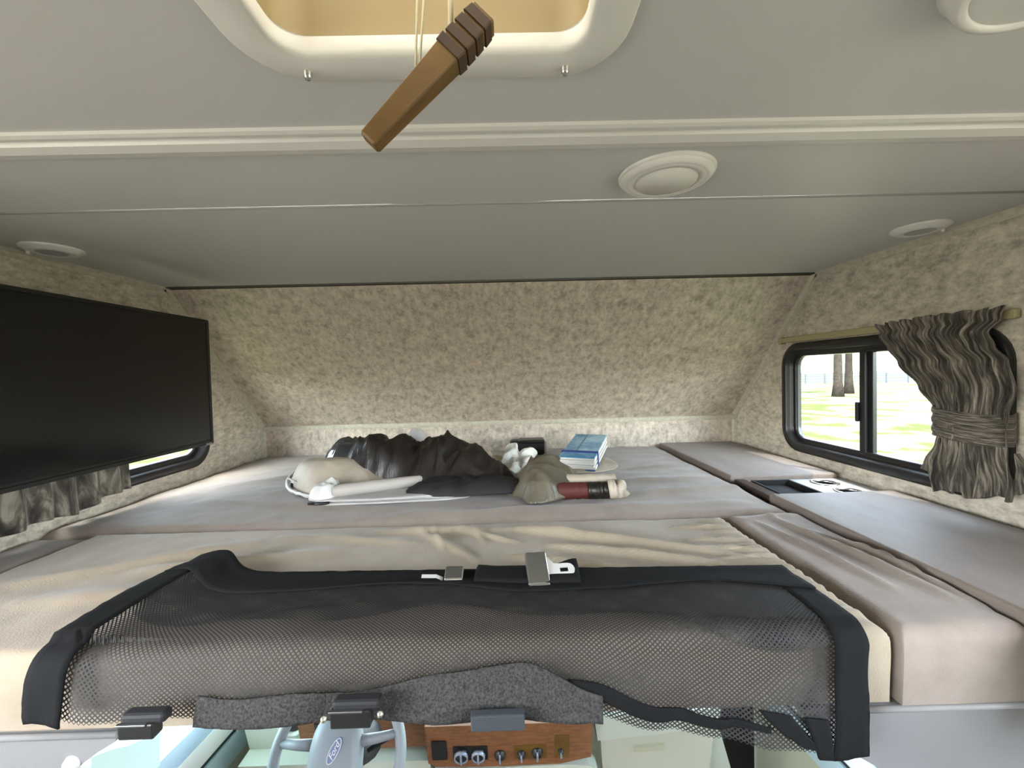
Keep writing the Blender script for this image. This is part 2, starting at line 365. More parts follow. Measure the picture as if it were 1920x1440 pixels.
F3 = [(.56, .95, .60, .66, .014, .004), (.61, .98, .66, .62, .016, .005), (.64, .9, .68, .7, .010, .004), (.53, .97, .68, 1.0, .02, .003), (.66, .85, .69, .6, .008, .004)]
pad(.518, .698, .553, 1.014, -.460, ZM + .002, .020, .006, F3, .002, sides=.003).build('side_cushion', M_fab, label='narrow taupe cushion to the right of the front cushion, along the boards', cat='cushion')
pad(XL + .008, -.985, .560, 1.012, -.460, ZM - .008, .020, .010, [], .003).build('side_cushion', M_fab, label='narrow cushion in shadow below the television at left', cat='cushion')
# boxed shelf along the right wall and its padded boards
MB().box(.703, XR - .001, .45, Y2 - .003, -.462, -.372, .002).build('side_cabinet', M_dwood, label='low dark wooden box along the right wall under the padded boards', cat='cabinet')
def board(x0, x1, y0, y1, label):
    pad(x0, x1, y0, y1, -.3715, -.342, .007, .03, [], .001).build('padded_board', M_board, label=label, cat='board', group='fabric covered boards along the right wall')
board(.694, 1.030, 1.322, 1.955, 'brown fabric covered board at the back corner, beyond the cup holders')
board(.697, 1.034, .40, 1.128, 'long brown fabric covered board nearest the camera, below the curtained window')
# console with a square well and two cup holders
c = thing('cup_holder_console', (.87, 1.22, -.372), 'light console panel with two cup holders and a square black well between the two boards', 'console')
cup = lambda x, y, r: [(x + r * math.cos(a * PI / 12), y + r * math.sin(a * PI / 12)) for a in range(24)]
MB().plate([(.735, 1.131), (1.045, 1.131), (1.045, 1.32), (.735, 1.32)], [[(.755, 1.145), (.865, 1.145), (.865, 1.305), (.755, 1.305)], cup(.955, 1.272, .032), cup(.955, 1.178, .032)], lambda u, v, t: (u, v, -.368 + t), 0, .010).build('top_panel', M_console, c, smooth=False)
MB().box(.704, .735, 1.131, 1.32, -.3715, -.352, .002).build('side_rail', M_dwood, c)
m = MB()
m.loft([[(x, y, z) for x, y in [(.750, 1.140), (.870, 1.140), (.870, 1.310), (.750, 1.310)]] for z in (-.357, -.3545)] + [[(x, y, z) for x, y in [(.757, 1.147), (.863, 1.147), (.863, 1.303), (.757, 1.303)]] for z in (-.3545, -.3705)], True)
m.bm.faces.new([m.bm.verts.new(p) for p in [(.757, 1.147, -.3705), (.863, 1.147, -.3705), (.863, 1.303, -.3705), (.757, 1.303, -.3705)]])
m.build('well', M_cav, c, smooth=False)
for y in (1.272, 1.178):
    MB().lathe([(.0318, .001), (.0316, -.0135), (0, -.0135)], (.955, y, -.357), n=24).build('cup_holder', M_cav, c)  # black lining puts the shade of a deeper cup into the colour
    MB().lathe([(.030, -.004), (.030, .002), (.034, .0035), (.038, .002), (.038, 0)], (.955, y, -.358), n=28).build('ring', M_chrome, c)

# ------------------------------------------------------------------ roof hatch
hcx, hcy = (HX0 + HX1) / 2, (HY0 + HY1) / 2
h = thing('roof_hatch', (hcx, hcy, ZC - .012), 'white framed square roof vent with a yellowish recess above the hanging wooden bar', 'roof vent')
fh = lambda u, v, t: (u, v, ZC + t)
MB().loft(frame_loops(HX0 - .036, HX1 + .036, HY0 - .036, HY1 + .036, .066, [(0, 0), (0, -.003), (.002, -.0045), (.034, -.0055), (.038, -.004), (.040, .0), (.040, .012)], fh)).build('flange', M_white, h)
MB().loft(frame_loops(HX0 + .004, HX1 - .004, HY0 + .004, HY1 - .004, .028, [(0, .0121), (0, .030), (.003, .05), (.004, .092)], fh)).build('liner', M_hatch, h)
m = MB(); m.loft(frame_loops(HX0 - .03, HX1 + .03, HY0 - .03, HY1 + .03, .05, [(0, .060), (0, .095), (.01, .108), (.04, .115)], fh)); vs = [m.bm.verts.new(fh(u, v, .115)) for u, v in rr(HX0 + .01, HX1 - .01, HY0 + .01, HY1 - .01, .012)]; m.bm.faces.new(vs)
m.build('lid', M_lid, h)
MB().box(hcx - .15, hcx + .15, .28, .31, ZC + .085, ZC + .10, .003).build('crank_bar', M_steel, h)
for x in (HX0 + .018, HX1 - .018):
    for y in (HY1 + .020, HY0 - .020):
        MB().lathe([(0, .006), (.0025, .006), (.004, .0035), (.0045, -.004)], (x, y, ZC - .0060), (0, 0, -1), 14).build('screw', M_chrome, h)

# ------------------------------------------------------------------ wooden bar hanging from two cords
A = Vector((-.101, .330, .178)); B = Vector((-.012, .330, .268)); ax = (B - A).normalized(); sd = Vector((0, 1, 0)); up = ax.cross(sd).normalized()
wb = thing('hanging_wooden_bar', tuple((A + B) / 2), 'stained wooden bar with a grooved dark end hanging on cords from the roof vent', 'wooden bar')
def bar_sec(t, hw, hd, bev=.001):
    P = A + (B - A) * t
    return [P + up * a + sd * b for a, b in ((-hw + bev, -hd), (hw - bev, -hd), (hw, -hd + bev), (hw, hd - bev), (hw - bev, hd), (-hw + bev, hd), (-hw, hd - bev), (-hw, -hd + bev))]
MB().loft([bar_sec(0, .0064, .0055), bar_sec(.015, .0073, .0065), bar_sec(.35, .0087, .0075), bar_sec(.62, .0100, .0080), bar_sec(.70, .0103, .0085)], True, True).build('body', M_wood, wb, smooth=False)
for k in range(4):
    t0 = .70 + k * .078
    MB().loft([bar_sec(t0, .0112, .0095), bar_sec(t0 + .056, .0118 - .0005 * k, .0095)], True, True).build('rib', M_wood2, wb, smooth=False)
    MB().loft([bar_sec(t0 + .056, .0100, .0080), bar_sec(t0 + .078, .0100, .0080)], True, True).build('groove', M_wood, wb, smooth=False)
for i, (t, o, xt) in enumerate(((.50, .009, -.052), (.80, .010, -.034))):
    P = A + (B - A) * t - up * (0.0) + up * (-o if (up.z < 0) else o)
    Q = Vector((xt, .335, ZC + .085)); side = Vector((.0014, 0, 0))
    for s_ in ((-1, 1) if i == 0 else (0,)):
        MB().tube([P + side * s_ * (1 + 0), (P + Q) / 2 + side * s_ * 2.2, Q], .0009 if i == 0 else .0022, 6).build('cord', M_cord, wb)

# ------------------------------------------------------------------ ceiling lights
def puck(x, y, r, label, sw=True):
    o = thing('ceiling_light', (x, y, ZC - .03), label, 'ceiling light', 'round white ceiling lights')
    MB().lathe([(r, 0), (r * .995, .003), (r * .975, .0045), (r * .965, .0045), (r * .955, .007), (r * .90, .011), (r * .83, .0125), (r * .80, .0115)], (x, y, ZC), (0, 0, -1), 64).build('housing', M_white, o)
    MB().lathe([(r * .81, .0115), (r * .78, .0125), (r * .665, .0125), (r * .655, .0105), (r * .64, .0105), (r * .63, .0138), (0, .0142)], (x, y, ZC), (0, 0, -1), 64).build('lens', M_white, o)
puck(.263, .690, .0745, 'round white ceiling light near the hatch, in front of the ceiling seam')
def puck2(x, y, r, label):
    o = thing('ceiling_light', (x, y, ZC - .03), label, 'ceiling light')
    MB().lathe([(r, 0), (r, .003), (r * .97, .004), (r * .95, .010), (r * .87, .022), (r * .78, .024), (r * .76, .020)], (x, y, ZC), (0, 0, -1), 56).build('housing', M_white, o)
    MB().lathe([(r * .77, .020), (r * .72, .0215), (0, .022)], (x, y, ZC), (0, 0, -1), 56).build('lens', M_ctrim, o)
puck2(.432, .315, .078, 'larger round ceiling light cut off by the top right corner of the view')
for x, y, lb in ((.965, .985, 'small round spotlight on the ceiling next to the right wall'), (-1.045, 1.0, 'small round spotlight on the ceiling above the television')):
    o = thing('ceiling_spotlight', (x, y, ZC - .02), lb, 'spotlight', 'small ceiling spotlights by the side walls')
    MB().lathe([(.055, 0), (.055, .003), (.051, .005), (.043, .010), (.036, .012), (.028, .010)], (x, y, ZC), (0, 0, -1), 40).build('housing', M_white, o)
    MB().lathe([(.029, .010), (0, .008)], (x, y, ZC), (0, 0, -1), 32).build('lens', M_console, o)
    MB().lathe([(0, .008), (.003, .006), (.004, 0)], (x + (.034 if x > 0 else -.034), y - .02, ZC - .010), (0, 0, -1), 12).build('switch', M_white, o)

# ------------------------------------------------------------------ television
t = thing('television', (-.99, 1.06, -.207), 'flat black television swung out from the left wall in front of the window', 'television')
TY0, TY1, TZ0, TZ1 = .700, 1.396, -.207, .195
MB().box(-1.006, -.972, TY0, TY1, TZ0, TZ1, .004).build('housing', M_black, t)
MB().box(-1.030, -1.004, TY0 + .12, TY1 - .12, TZ0 + .05, TZ1 - .06, .008).build('back_cover', M_matte, t)
MB().loft(frame_loops(TY0, TY1, TZ0, TZ1, .006, [(0, .0), (0, .003), (.009, .003), (.010, -.0005)], lambda u, v, w_: (-.9715 + w_, u, v))).build('bezel', M_black, t, smooth=False)
MB().box(-.9725, -.9705, TY0 + .010, TY1 - .010, TZ0 + .016, TZ1 - .010).build('screen', M_screen, t)
MB().box(-.9722, -.9675, TY1 - .035, TY1 - .008, TZ0 - .002, TZ0 + .006, .001).build('sensor', M_steel, t)
m = MB().box(-1.139, -1.131, 1.0, 1.10, -.06, .06, .002); m.box(-1.134, -1.028, 1.035, 1.065, -.025, .025, .004); m.build('wall_arm', M_matte, t)

# ------------------------------------------------------------------ curtains
def curtain_mat(name, st):
    m = mat(name, (.02, .018, .016), .85, c2=None, sheen=.2)
    n = m.node_tree.nodes; L = m.node_tree.links; b = n['Principled BSDF']
    u = n.new('ShaderNodeUVMap'); mp = n.new('ShaderNodeMapping'); mp.inputs['Scale'].default_value = st; L.new(u.outputs[0], mp.inputs[0])
    t1 = n.new('ShaderNodeTexNoise'); t1.inputs['Scale'].default_value = 1; t1.inputs['Detail'].default_value = 6; t1.inputs['Roughness'].default_value = .6; t1.inputs['Distortion'].default_value = .6
    L.new(mp.outputs[0], t1.inputs[0]); r = n.new('ShaderNodeValToRGB'); L.new(t1.outputs[0], r.inputs[0]); e = r.color_ramp.elements
    e[0].position = .36; e[0].color = (.022, .019, .016, 1); e[1].position = .64; e[1].color = (.31, .28, .225, 1); k = e.new(.48); k.color = (.075, .066, .053, 1); k = e.new(.55); k.color = (.16, .14, .11, 1)
    L.new(r.outputs[0], b.inputs['Base Color'])
    bp2 = n.new('ShaderNodeBump'); bp2.inputs['Strength'].default_value = .5; bp2.inputs['Distance'].default_value = .002; L.new(t1.outputs[0], bp2.inputs['Height']); L.new(bp2.outputs[0], b.inputs['Normal'])
    return m
M_cur = curtain_mat('curtain_fabric', (70, 5, 1)); M_tie = curtain_mat('tieback_fabric', (5, 34, 1))
M_cur2 = curtain_mat('left_curtain_fabric', (30, 4, 1))
cu_ = thing('curtain', (1.0, .99, -.295), 'dark grey striped curtain gathered with a tieback on the right wall window', 'curtain')
farE = [(-.300, 1.012), (-.27, 1.018), (-.235, 1.012), (-.19, .992), (-.15, .985), (-.11, 1.000), (-.06, 1.040), (0, 1.095), (.04, 1.125), (.075, 1.150), (.11, 1.162)]
nearE = [(-.300, .842), (-.26, .838), (-.19, .852), (-.15, .855), (-.11, .850), (-.06, .835), (0, .842), (.03, .866), (.06, .878), (.085, .860), (.115, .850)]
nv, nu = 70, 240
rows = []
for i in range(nv + 1):
    v = i / nv; row = []
    for j in range(nu + 1):
        s = j / nu
        topz = .104 + .004 * math.sin(s * 60) + .006 * s; botz = -.284 + .006 * math.sin(s * 38) - (.008 if .25 < s < .7 else 0) + (.025 * sst(.85, 1, 1 - s))
        z = topz + (botz - topz) * v
        a, b = lerp_table(farE, z), lerp_table(nearE, z)
        ss = s + .018 * math.sin(s * 17 + v * 3)
        y = a + (b - a) * ss
        tight = math.exp(-((z + .15) / .06) ** 2)
        w_ = .026 * (1 - .55 * tight) * (.75 + .5 * nz(s * 5, v * 3, 7))
        x = 1.022 - .014 * math.sin(PI * s) * (1 - .3 * tight)
        x -= w_ * (.5 + .5 * math.sin(s * 2 * PI * 10 + 2.2 * nz(s * 4, v * 2.5, 2) + 2.0 * v * s)) + .004 * nz(s * 30, v * 6, 4)
        x -= .030 * sst(.03, -.14, z) * math.sin(PI * min(1, s * 1.05)) * (.4 + .6 * tight)
        if z > .075: x += .006 * sst(.075, .085, z) * (1 - sst(.085, .10, z))
        if z < -.19: x -= .012 * sst(-.19, -.28, z) * math.sin(s * 2 * PI * 4 + 1)
        row.append(Vector((min(x, 1.044), y, z)))
    rows.append(row)
MB().loft(rows, False, uvs=lambda a, b: (b / nu, a / nv)).build('drape', M_cur, cu_, solid=.0012)
# lower tail peeking out behind
rows = []
for i in range(16):
    v = i / 15; row = []
    for j in range(30):
        s = j / 29; z = -.19 - .085 * v + .02 * s * v; y = .853 - (.045 * v) * s - .005
        row.append(Vector((1.030 + .006 * math.sin(s * 18), y, z)))
    rows.append(row)
MB().loft(rows, False, uvs=lambda a, b: (b / 100, a / 60)).build('tail', M_cur, cu_, solid=.001)
rows = []
nt_ = 60
for i in range(13):
    v = i / 12; row = []
    for j in range(nt_ + 1):
        a = j / nt_ * PI * 1.0; z = -.107 - .066 * v + .006 * math.cos(a) 
        y = .927 + .068 * math.cos(a); x = 1.038 - .064 * math.sin(a) ** .6 - .002 * math.sin(v * 19 + nz(j * .2, v, 1) * 3) - .0015 * nz(j * .12, v * 14)
        row.append(Vector((x, y, z)))
    row.append(Vector((1.045, .860, -.107 - .062 * v)))
    rows.append(row)
MB().loft(rows, False, uvs=lambda a, b: (b / nt_, a / 12)).build('tieback', M_tie, cu_, solid=.0016)
rod = thing('curtain_rod', (XR - .012, 1.25, .085), 'thin tan curtain rail over the right window', 'curtain rail')
MB().box(XR - .018, XR - .006, .86, 1.612, .086, .106, .003).build('rail', M_rod, rod)
MB().box(XR - .020, XR, 1.600, 1.622, .082, .108, .003).build('bracket', M_rod, rod)
# left curtain
cl = thing('curtain', (-1.09, .9, -.32), 'striped curtain hanging under and behind the television at left', 'curtain')
rows = []
for i in range(41):
    v = i / 40; row = []
    for j in range(181):
        s = j / 180; y = .50 + .735 * s - .012 * math.sin(v * 3) * s; z = .10 + (-.325 + .022 * sst(.80, 1, s) + .004 * math.sin(s * 30) - .10) * v
        x = -1.098 + .011 * math.sin(s * 2 * PI * 12 + nz(s * 4, v * 2) * 1.5) * (.6 + .4 * v) + .004 * nz(s * 20, v * 4)
        row.append(Vector((x, y, z)))
    rows.append(row)
MB().loft(rows, False, uvs=lambda a, b: (b / 180, a / 40)).build('drape', M_cur2, cl, solid=.0012)
MB().box(XL + .006, XL + .018, .50, 1.612, .086, .106, .003).build('rail', M_rod, cl)

# ------------------------------------------------------------------ safety net draped over the front of the bunk
net = thing('safety_net', (-.07, .56, -.45), 'black mesh safety net with webbing borders draped over the front cushion', 'net')
def edge_bot(x):   # z of the lower edge along x
    return lerp_table([(-.60, -.424), (-.54, -.431), (-.45, -.428), (-.30, -.430), (0, -.433), (.09, -.437), (.19, -.466), (.27, -.482), (.33, -.492), (.41, -.503), (.45, -.497)], x)
def drape(u, v, lift=0.0):
    """u across 0..1, v down 0..1 -> point on the draped cloth"""
    xt = -.588 + 1.045 * u; xb = -.612 + 1.058 * u
    zb = edge_bot(xb)
    ltop = .175; r_ = .030; yv0 = .555 + .195
    ytop = .742 - .035 * u + .075 * math.exp(-((u - .03) / .06) ** 2)
    yf, rad = .547, .024
    flat = ytop - (yf + rad); arc = rad * PI / 2; down = (ZM + .008 - rad) - zb
    L = flat + arc + down; s = v * L
    nzv = nz(u * 5, v * 2.2, 5)
    wave = .5 + .5 * math.sin(u * 15 + v * 5 + nzv * 2)
    if s < flat:
        y = ytop - s; z = ZM + .008 + .006 * wave * sst(0, .06, s) + .010 * math.exp(-((u - .03) / .07) ** 2) + .004 * sst(.03, .0, s)
        ny, nz_ = 0, 1
    elif s < flat + arc:
        a = (s - flat) / rad; y = yf + rad - rad * math.sin(a); z = ZM + .008 - rad + rad * math.cos(a) + .006 * wave * math.cos(a); ny, nz_ = -math.sin(a), math.cos(a)
    else:
        q = s - flat - arc; z = ZM + .008 - rad - q; y = yf; ny, nz_ = -1, 0
    bul = .012 * sst(flat + arc * .4, flat + arc + .06, s) * (wave * .7 + .3 * math.sin(u * 31 + v * 6)) + .004 * nz(u * 14, v * 5, 3)
    y += ny * (abs(bul) + lift) - (.014 * sst(.6, 1, v)); z += nz_ * lift
    x = xt + (xb - xt) * v
    x += (.020 * (sst(.75, 1, u) - sst(.25, 0, u)) * math.sin(PI * v) * .6)
    return Vector((x, y, z))
def netting(u0, u1, v0, v1, p, W_, H_, lift, hole, vcut=None, off=0):
    m = MB(); nx = int(W_ * (u1 - u0) / p); ny = int(H_ * (v1 - v0) / p * 1.0); V = []; Fc = []
    for j in range(ny * 2 + 1):
        for i in range(nx + 1):
            cx = u0 + (u1 - u0) * (i + .5 * (j % 2) + off) / nx; cy = v0 + (v1 - v0) * j / (2 * ny)
            hx = (u1 - u0) / nx / 2; hy = (v1 - v0) / ny / 2
            if cx - hx < u0 - 1e-6 or cx + hx > u1 + 1e-6 or cy - hy < v0 - 1e-6 or cy + hy > v1 + 1e-6: continue
            if vcut and not vcut(cx, cy): continue
            o = [(-hx, 0), (0, -hy), (hx, 0), (0, hy)]; b = len(V)
            V += [drape(cx + a, cy + c_, lift) for a, c_ in o]; V += [drape(cx + a * hole, cy + c_ * hole, lift) for a, c_ in o]
            Fc += [(b + k, b + (k + 1) % 4, b + 4 + (k + 1) % 4, b + 4 + k) for k in range(4)]
    me = bpy.data.meshes.new('netting')
    off_ = Vector(net['wo']); me.from_pydata([p_ - off_ for p_ in V], [], Fc); me.materials.append(M_net)
    o = bpy.data.objects.new('netting', me); COL.objects.link(o); o.parent = net; o['kind'] = 'stuff'; return o
netting(.02, .985, .06, .99, .0066, 1.05, .345, 0, .60)
netting(.02, .985, .06, .60, .0062, 1.05, .345, .003, .62, vcut=lambda u, v: v < .50 + .06 * math.sin(u * 9) + .05 * math.sin(u * 23), off=.3)
netting(.02, .985, .06, .56, .0058, 1.05, .345, .0055, .58, vcut=lambda u, v: v < .44 + .05 * math.sin(u * 7 + 2), off=.1)
def ribbon(fn0, fn1, n, k, name, m_, solid=.0022, lift=.003, label=None):
    """strip between two (u,v) curves on the draped cloth"""
    rows = []
    for i in range(n + 1):
        a, b = fn0(i / n), fn1(i / n)
        rows.append([drape(a[0] + (b[0] - a[0]) * j / k, a[1] + (b[1] - a[1]) * j / k, lift + .0012 * nz(i * .4, j * .8, 8)) for j in range(k + 1)])
    return MB().loft(rows, False).build(name, m_, net, solid=solid, label=label)
ribbon(lambda t: (t, 0), lambda t: (t, .22 + .05 * math.sin(t * 13)), 120, 8, 'top_border', M_band, lift=.008)
ribbon(lambda t: (-.004, t), lambda t: (.042, t), 60, 5, 'side_border', M_band, lift=.006)
ribbon(lambda t: (.958, t), lambda t: (1.0, t), 60, 5, 'side_border', M_band, lift=.006)
# gathered lower hem
ribbon(lambda t: (.20 + .48 * t, .87 - .05 * sst(.3, .65, t) - .06 * sst(.45, .75, t) + .11 * sst(.8, 1, t) + .008 * math.sin(t * 21)), lambda t: (.20 + .48 * t, 1.0), 120, 8, 'gathered_hem', M_band2, lift=.008, solid=.003)
ribbon(lambda t: (.64 + .24 * t, .83 + .06 * sst(0, .8, t)), lambda t: (.64 + .24 * t, .90 + .03 * sst(0, .5, t) - .02 * sst(.7, 1, t)), 60, 6, 'folded_hem', M_band, lift=.005, solid=.003)
ribbon(lambda t: (.868 + .030 * t + .02 * t * t, .835 + .12 * t), lambda t: (.903 + .028 * t + .02 * t * t, .835 + .14 * t), 30, 6, 'folded_hem', M_band, lift=.005, solid=.003)
ribbon(lambda t: (.918 + .022 * t, .84 + .16 * t), lambda t: (.948 + .012 * t, .84 + .16 * t), 30, 6, 'folded_hem', M_band, lift=.005, solid=.003)
# strap with buckles on the top border
def P_(u, v, l): return drape(u, v, l)
rows = []
for i in range(25):
    s = i / 24; u = .505 + .165 * s
    a = P_(u, -.02 - .10 * sst(.72, .98, s) - .02 * (1 - sst(0, .2, s)), .011); b = P_(u, .19, .011); rows.append([a + (b - a) * j / 5 + Vector((0, 0, .004 * math.sin(PI * j / 5))) for j in range(6)])
MB().loft(rows, False).build('strap', M_band, net, solid=.002)
def local(u, v, lift, yaw, tilt=0):
    p = P_(u, v, lift); return Matrix.Translation(p) @ Matrix.Rotation(yaw, 4, 'Z') @ Matrix.Rotation(tilt, 4, 'X')
Mt = local(.605, .09, .021, .08, math.radians(35))
bk = MB().box(-.020, .016, -.030, .028, -.0055, .0065, .003, 3, Mt).build('buckle', M_steel, net, smooth=False, label='chrome lift buckle')
MB().box(-.019, .015, -.0315, -.0295, -.005, .006, .0008, 2, Mt).build('release_edge', M_chrome, bk)
def fM(Mx): return lambda u, v, t_: Mx @ Vector((u, v, t_))
tongue = [(.010, -.024), (.010, .022), (.018, .020), (.027, .008), (.034, .007)] + [(.050 + .011 * math.cos(a), -.004 + .011 * math.sin(a)) for a in (PI / 2, PI / 3, PI / 6, 0, -PI / 6, -PI / 3, -PI / 2)] + [(.034, -.015), (.028, -.017), (.018, -.024)]
MB().plate(tongue, [[(.036, -.008), (.050, -.008), (.050, .000), (.036, .000)]], fM(Mt), -.002, .001).build('tongue', M_tongue, net, smooth=False, label='flat metal tongue with a slot')
Mt = local(.472, .12, .017, 0, math.radians(25))
bk = MB().box(-.015, .015, -.014, .012, -.004, .005, .002, 3, Mt).build('buckle', M_steel, net, smooth=False, label='small chrome slide buckle')
MB().box(-.0145, .0145, -.0155, -.0135, -.004, .0045, .0008, 2, Mt).build('release_edge', M_chrome, bk)
MB().loft([[Mt @ Vector(p) for p in ((x, -.010, z), (x, -.004, z), (x, -.004, z + .0015), (x, -.010, z + .0015))] for x, z in ((-.018, -.004), (-.028, .003), (-.052, .004))], True, True).build('tongue', M_tongue, net, smooth=False)
# black end fittings along the bottom hem
for x, z, w_, h_, lb in ((-.452, -.4150, .042, .019, 'black strap end fitting with a pale top edge'), (-.198, -.4085, .048, .022, 'glossy black latch box hanging from the hem')):
    y = .500
    f = MB().box(x - w_ / 2, x + w_ / 2, y - .004, y + .012, z - h_ / 2, z + h_ / 2, .002, 2).build('latch_box', M_black, net, smooth=False, label=lb)
    MB().box(x - w_ / 2 - .001, x + w_ * .32, y - .0055, y - .001, z + h_ / 2 - .002, z + h_ / 2 + .0005, .0006).build('top_edge', M_steel, f)
    MB().box(x - w_ / 2 + .002, x + w_ / 2 + .012, y - .002, y + .014, z + h_ / 2 - .002, z + h_ / 2 + .010, .004, 2).build('strap_end', M_matte, net)
for x, z in ((-.228, -.404), (-.161, -.400)):
    MB().lathe([(0, .004), (.003, .003), (.004, 0)], (x, .494, z), (0, -1, 0), 12).build('rivet', M_chrome, net)
MB().box(-.055, .010, .500, .512, -.432, -.412, .002).build('label_tab', mat('dark_grey_webbing', (.03, .035, .04), .8, bump=.5, bscale=800), net)

# ------------------------------------------------------------------ pile on the rear cushion
ZT = ZM + .005
def cat_rom(pts, n):
    out = []; N = len(pts)
    for i in range(N):
        p0, p1, p2, p3 = (Vector(pts[(i + k) % N]).to_2d() for k in (-1, 0, 1, 2))
        for j in range(n):
            t = j / n; out.append(.5 * ((2 * p1) + (-p0 + p2) * t + (2 * p0 - 5 * p1 + 4 * p2 - p3) * t * t + (-p0 + 3 * p1 - 3 * p2 + p3) * t ** 3))
    return out
def ridged(x, y, z):
    return 1 - 2 * abs(nz(x, y, z))
def crumple(name, outline, H, m_, label, cat, z0=ZT, rough=.01, fs=16, seed=0, rings=26, n=10, edge=3.0, jag=.05, solid=.0012, parent=None, stretch=(1, 1), group=None):
    o = cat_rom(outline, n); cx = sum(p.x for p in o) / len(o); cy = sum(p.y for p in o) / len(o); rows = []
    for i in range(rings + 1):
        r = i / rings; row = []
        for k, p in enumerate(o):
            q = 1 + jag * nz(k * .13, seed, 1.3) * r + jag * .5 * nz(k * .6, seed, 9) * r
            x = cx + (p.x - cx) * r * q; y = cy + (p.y - cy) * r * q
            w1 = nz(x * 6, y * 6, seed + 5) * .05
            rg = ridged((x + w1) * fs * stretch[0], (y + w1) * fs * stretch[1], seed)
            rg2 = ridged((x + w1) * fs * 2.3 * stretch[0], (y - w1) * fs * 2.3 * stretch[1], seed + 3)
            e = 1 - r ** edge
            z = z0 + (H(x, y) + rough * (rg * .9 + rg2 * .45 - .3)) * e + .0015 + rough * .12 * abs(rg)
            if r > .9: z += rough * .3 * max(0, nz(k * .5, seed + 2, 0)) * (1 - abs(r - .95) * 20)
            row.append(Vector((x, y, max(z, z0 + .001))))
        rows.append(row)
    return MB().loft(rows, True).build(name, m_, parent, label=label, cat=cat, solid=solid, group=group)
M_jack = mat('dark_satin_cloth', (.006, .005, .0045), .36, c2=(.020, .016, .013), scale=60, stretch=(3, 1, 1), bump=.5, bscale=70)
M_bag = mat('white_plastic_bag', (.55, .55, .53), .35, bump=.5, bscale=50)
M_tan = mat('tan_liner', (.34, .29, .22), .55, c2=(.42, .37, .30), scale=10, bump=.3, bscale=30)
M_olive = mat('olive_plastic_sheet', (.065, .058, .038), .32, c2=(.13, .115, .08), scale=14, bump=.6, bscale=45)
M_clear = mat('dark_clear_wrap', (.05, .055, .06), .15, bump=.6, bscale=40, coat=.5)
M_paper = mat('white_paper', (.66, .65, .60), .7, bump=.3, bscale=40)
M_paper2 = mat('cream_paper', (.50, .43, .34), .7)
top = [(-.62, .030), (-.56, .125), (-.50, .150), (-.43, .152), (-.36, .145), (-.31, .128), (-.26, .120), (-.22, .138), (-.17, .132), (-.11, .098), (-.05, .062), (.0, .040), (.05, .012)]
def Hj(x, y):
    yc = 1.37 - .05 * sst(-.2, .05, x); w_ = .10 + .03 * sst(-.3, -.5, x)
    return lerp_table(top, x) * math.exp(-((y - yc) / w_) ** 2 * .9)
crumple('jacket', [(-.60, 1.44), (-.57, 1.54), (-.40, 1.56), (-.22, 1.50), (-.08, 1.44), (.04, 1.34), (.06, 1.27), (0, 1.235), (-.13, 1.225), (-.26, 1.235), (-.40, 1.28), (-.55, 1.34)],
        Hj, M_jack, 'dark brown crumpled satin jacket heaped in the middle of the pile', 'jacket', rough=.034, fs=9, seed=6, rings=44, n=16, edge=5, stretch=(1.7, .6))
def Hb(x, y): return (.072 * sst(-.30, -.60, x) + .022) * (sst(1.17, 1.33, y))
crumple('canvas_bag', [(-.70, 1.345), (-.68, 1.41), (-.56, 1.42), (-.42, 1.38), (-.31, 1.31), (-.29, 1.245), (-.36, 1.215), (-.47, 1.20), (-.57, 1.225)],
        Hb, M_tan, 'tan and white bag lying open at the left end of the pile', 'bag', rough=.017, fs=6, seed=11, rings=30, n=12, edge=7)
def rim(pts, z): return [(x, y, z(x, y)) for x, y in pts]
rp = cat_rom([(-.66, 1.45), (-.71, 1.40), (-.702, 1.335), (-.655, 1.28), (-.57, 1.222), (-.47, 1.197), (-.36, 1.212), (-.29, 1.243)], 10)[:70]
MB().tube([(p.x, p.y, ZT + .010 + .030 * sst(30, 8, i) + .004 * nz(i * .6, 1)) for i, p in enumerate(rp)], [.006 + .003 * nz(i * .5, 4) for i in range(len(rp))], 7).build('plastic_edge', M_bag, label='crinkled white plastic edge trailing from the tan bag', cat='plastic wrap')
crumple('plastic_bag', [(-.68, 1.44), (-.66, 1.54), (-.56, 1.58), (-.47, 1.55), (-.50, 1.46), (-.58, 1.41)], lambda x, y: .115 * sst(-.70, -.58, x), M_clear, 'dark glossy wrap with pale creases behind the left end of the jacket', 'plastic bag', rough=.022, fs=12, seed=21, edge=5)
crumple('black_pouch', [(-.70, 1.34), (-.70, 1.42), (-.645, 1.45), (-.61, 1.38), (-.63, 1.31)], lambda x, y: .045, M_matte, 'small black pouch at the far left of the pile', 'pouch', rough=.008, fs=18, seed=31, edge=4)
for k, (dx, dz) in enumerate(((0, 0), (.012, -.012))):
    MB().tube([(-.69 + dx + .014 * i + .003 * nz(i, k), 1.315 - .004 * i, ZT + .045 + dz - .006 * i + .003 * nz(i * .7, k + 3)) for i in range(5)], .0035, 6).build('drawstring', M_bag, label='%s white drawstring lying on the small black pouch' % ('upper', 'lower')[k], cat='drawstring')
crumple('white_wrapper', [(-.40, 1.55), (-.40, 1.64), (-.32, 1.66), (-.265, 1.60), (-.28, 1.53)], lambda x, y: .135 * sst(-.26, -.33, x) + .0, M_bag, 'pale blue white plastic wrapper poking up behind the jacket', 'wrapper', rough=.018, fs=14, seed=41, edge=5)
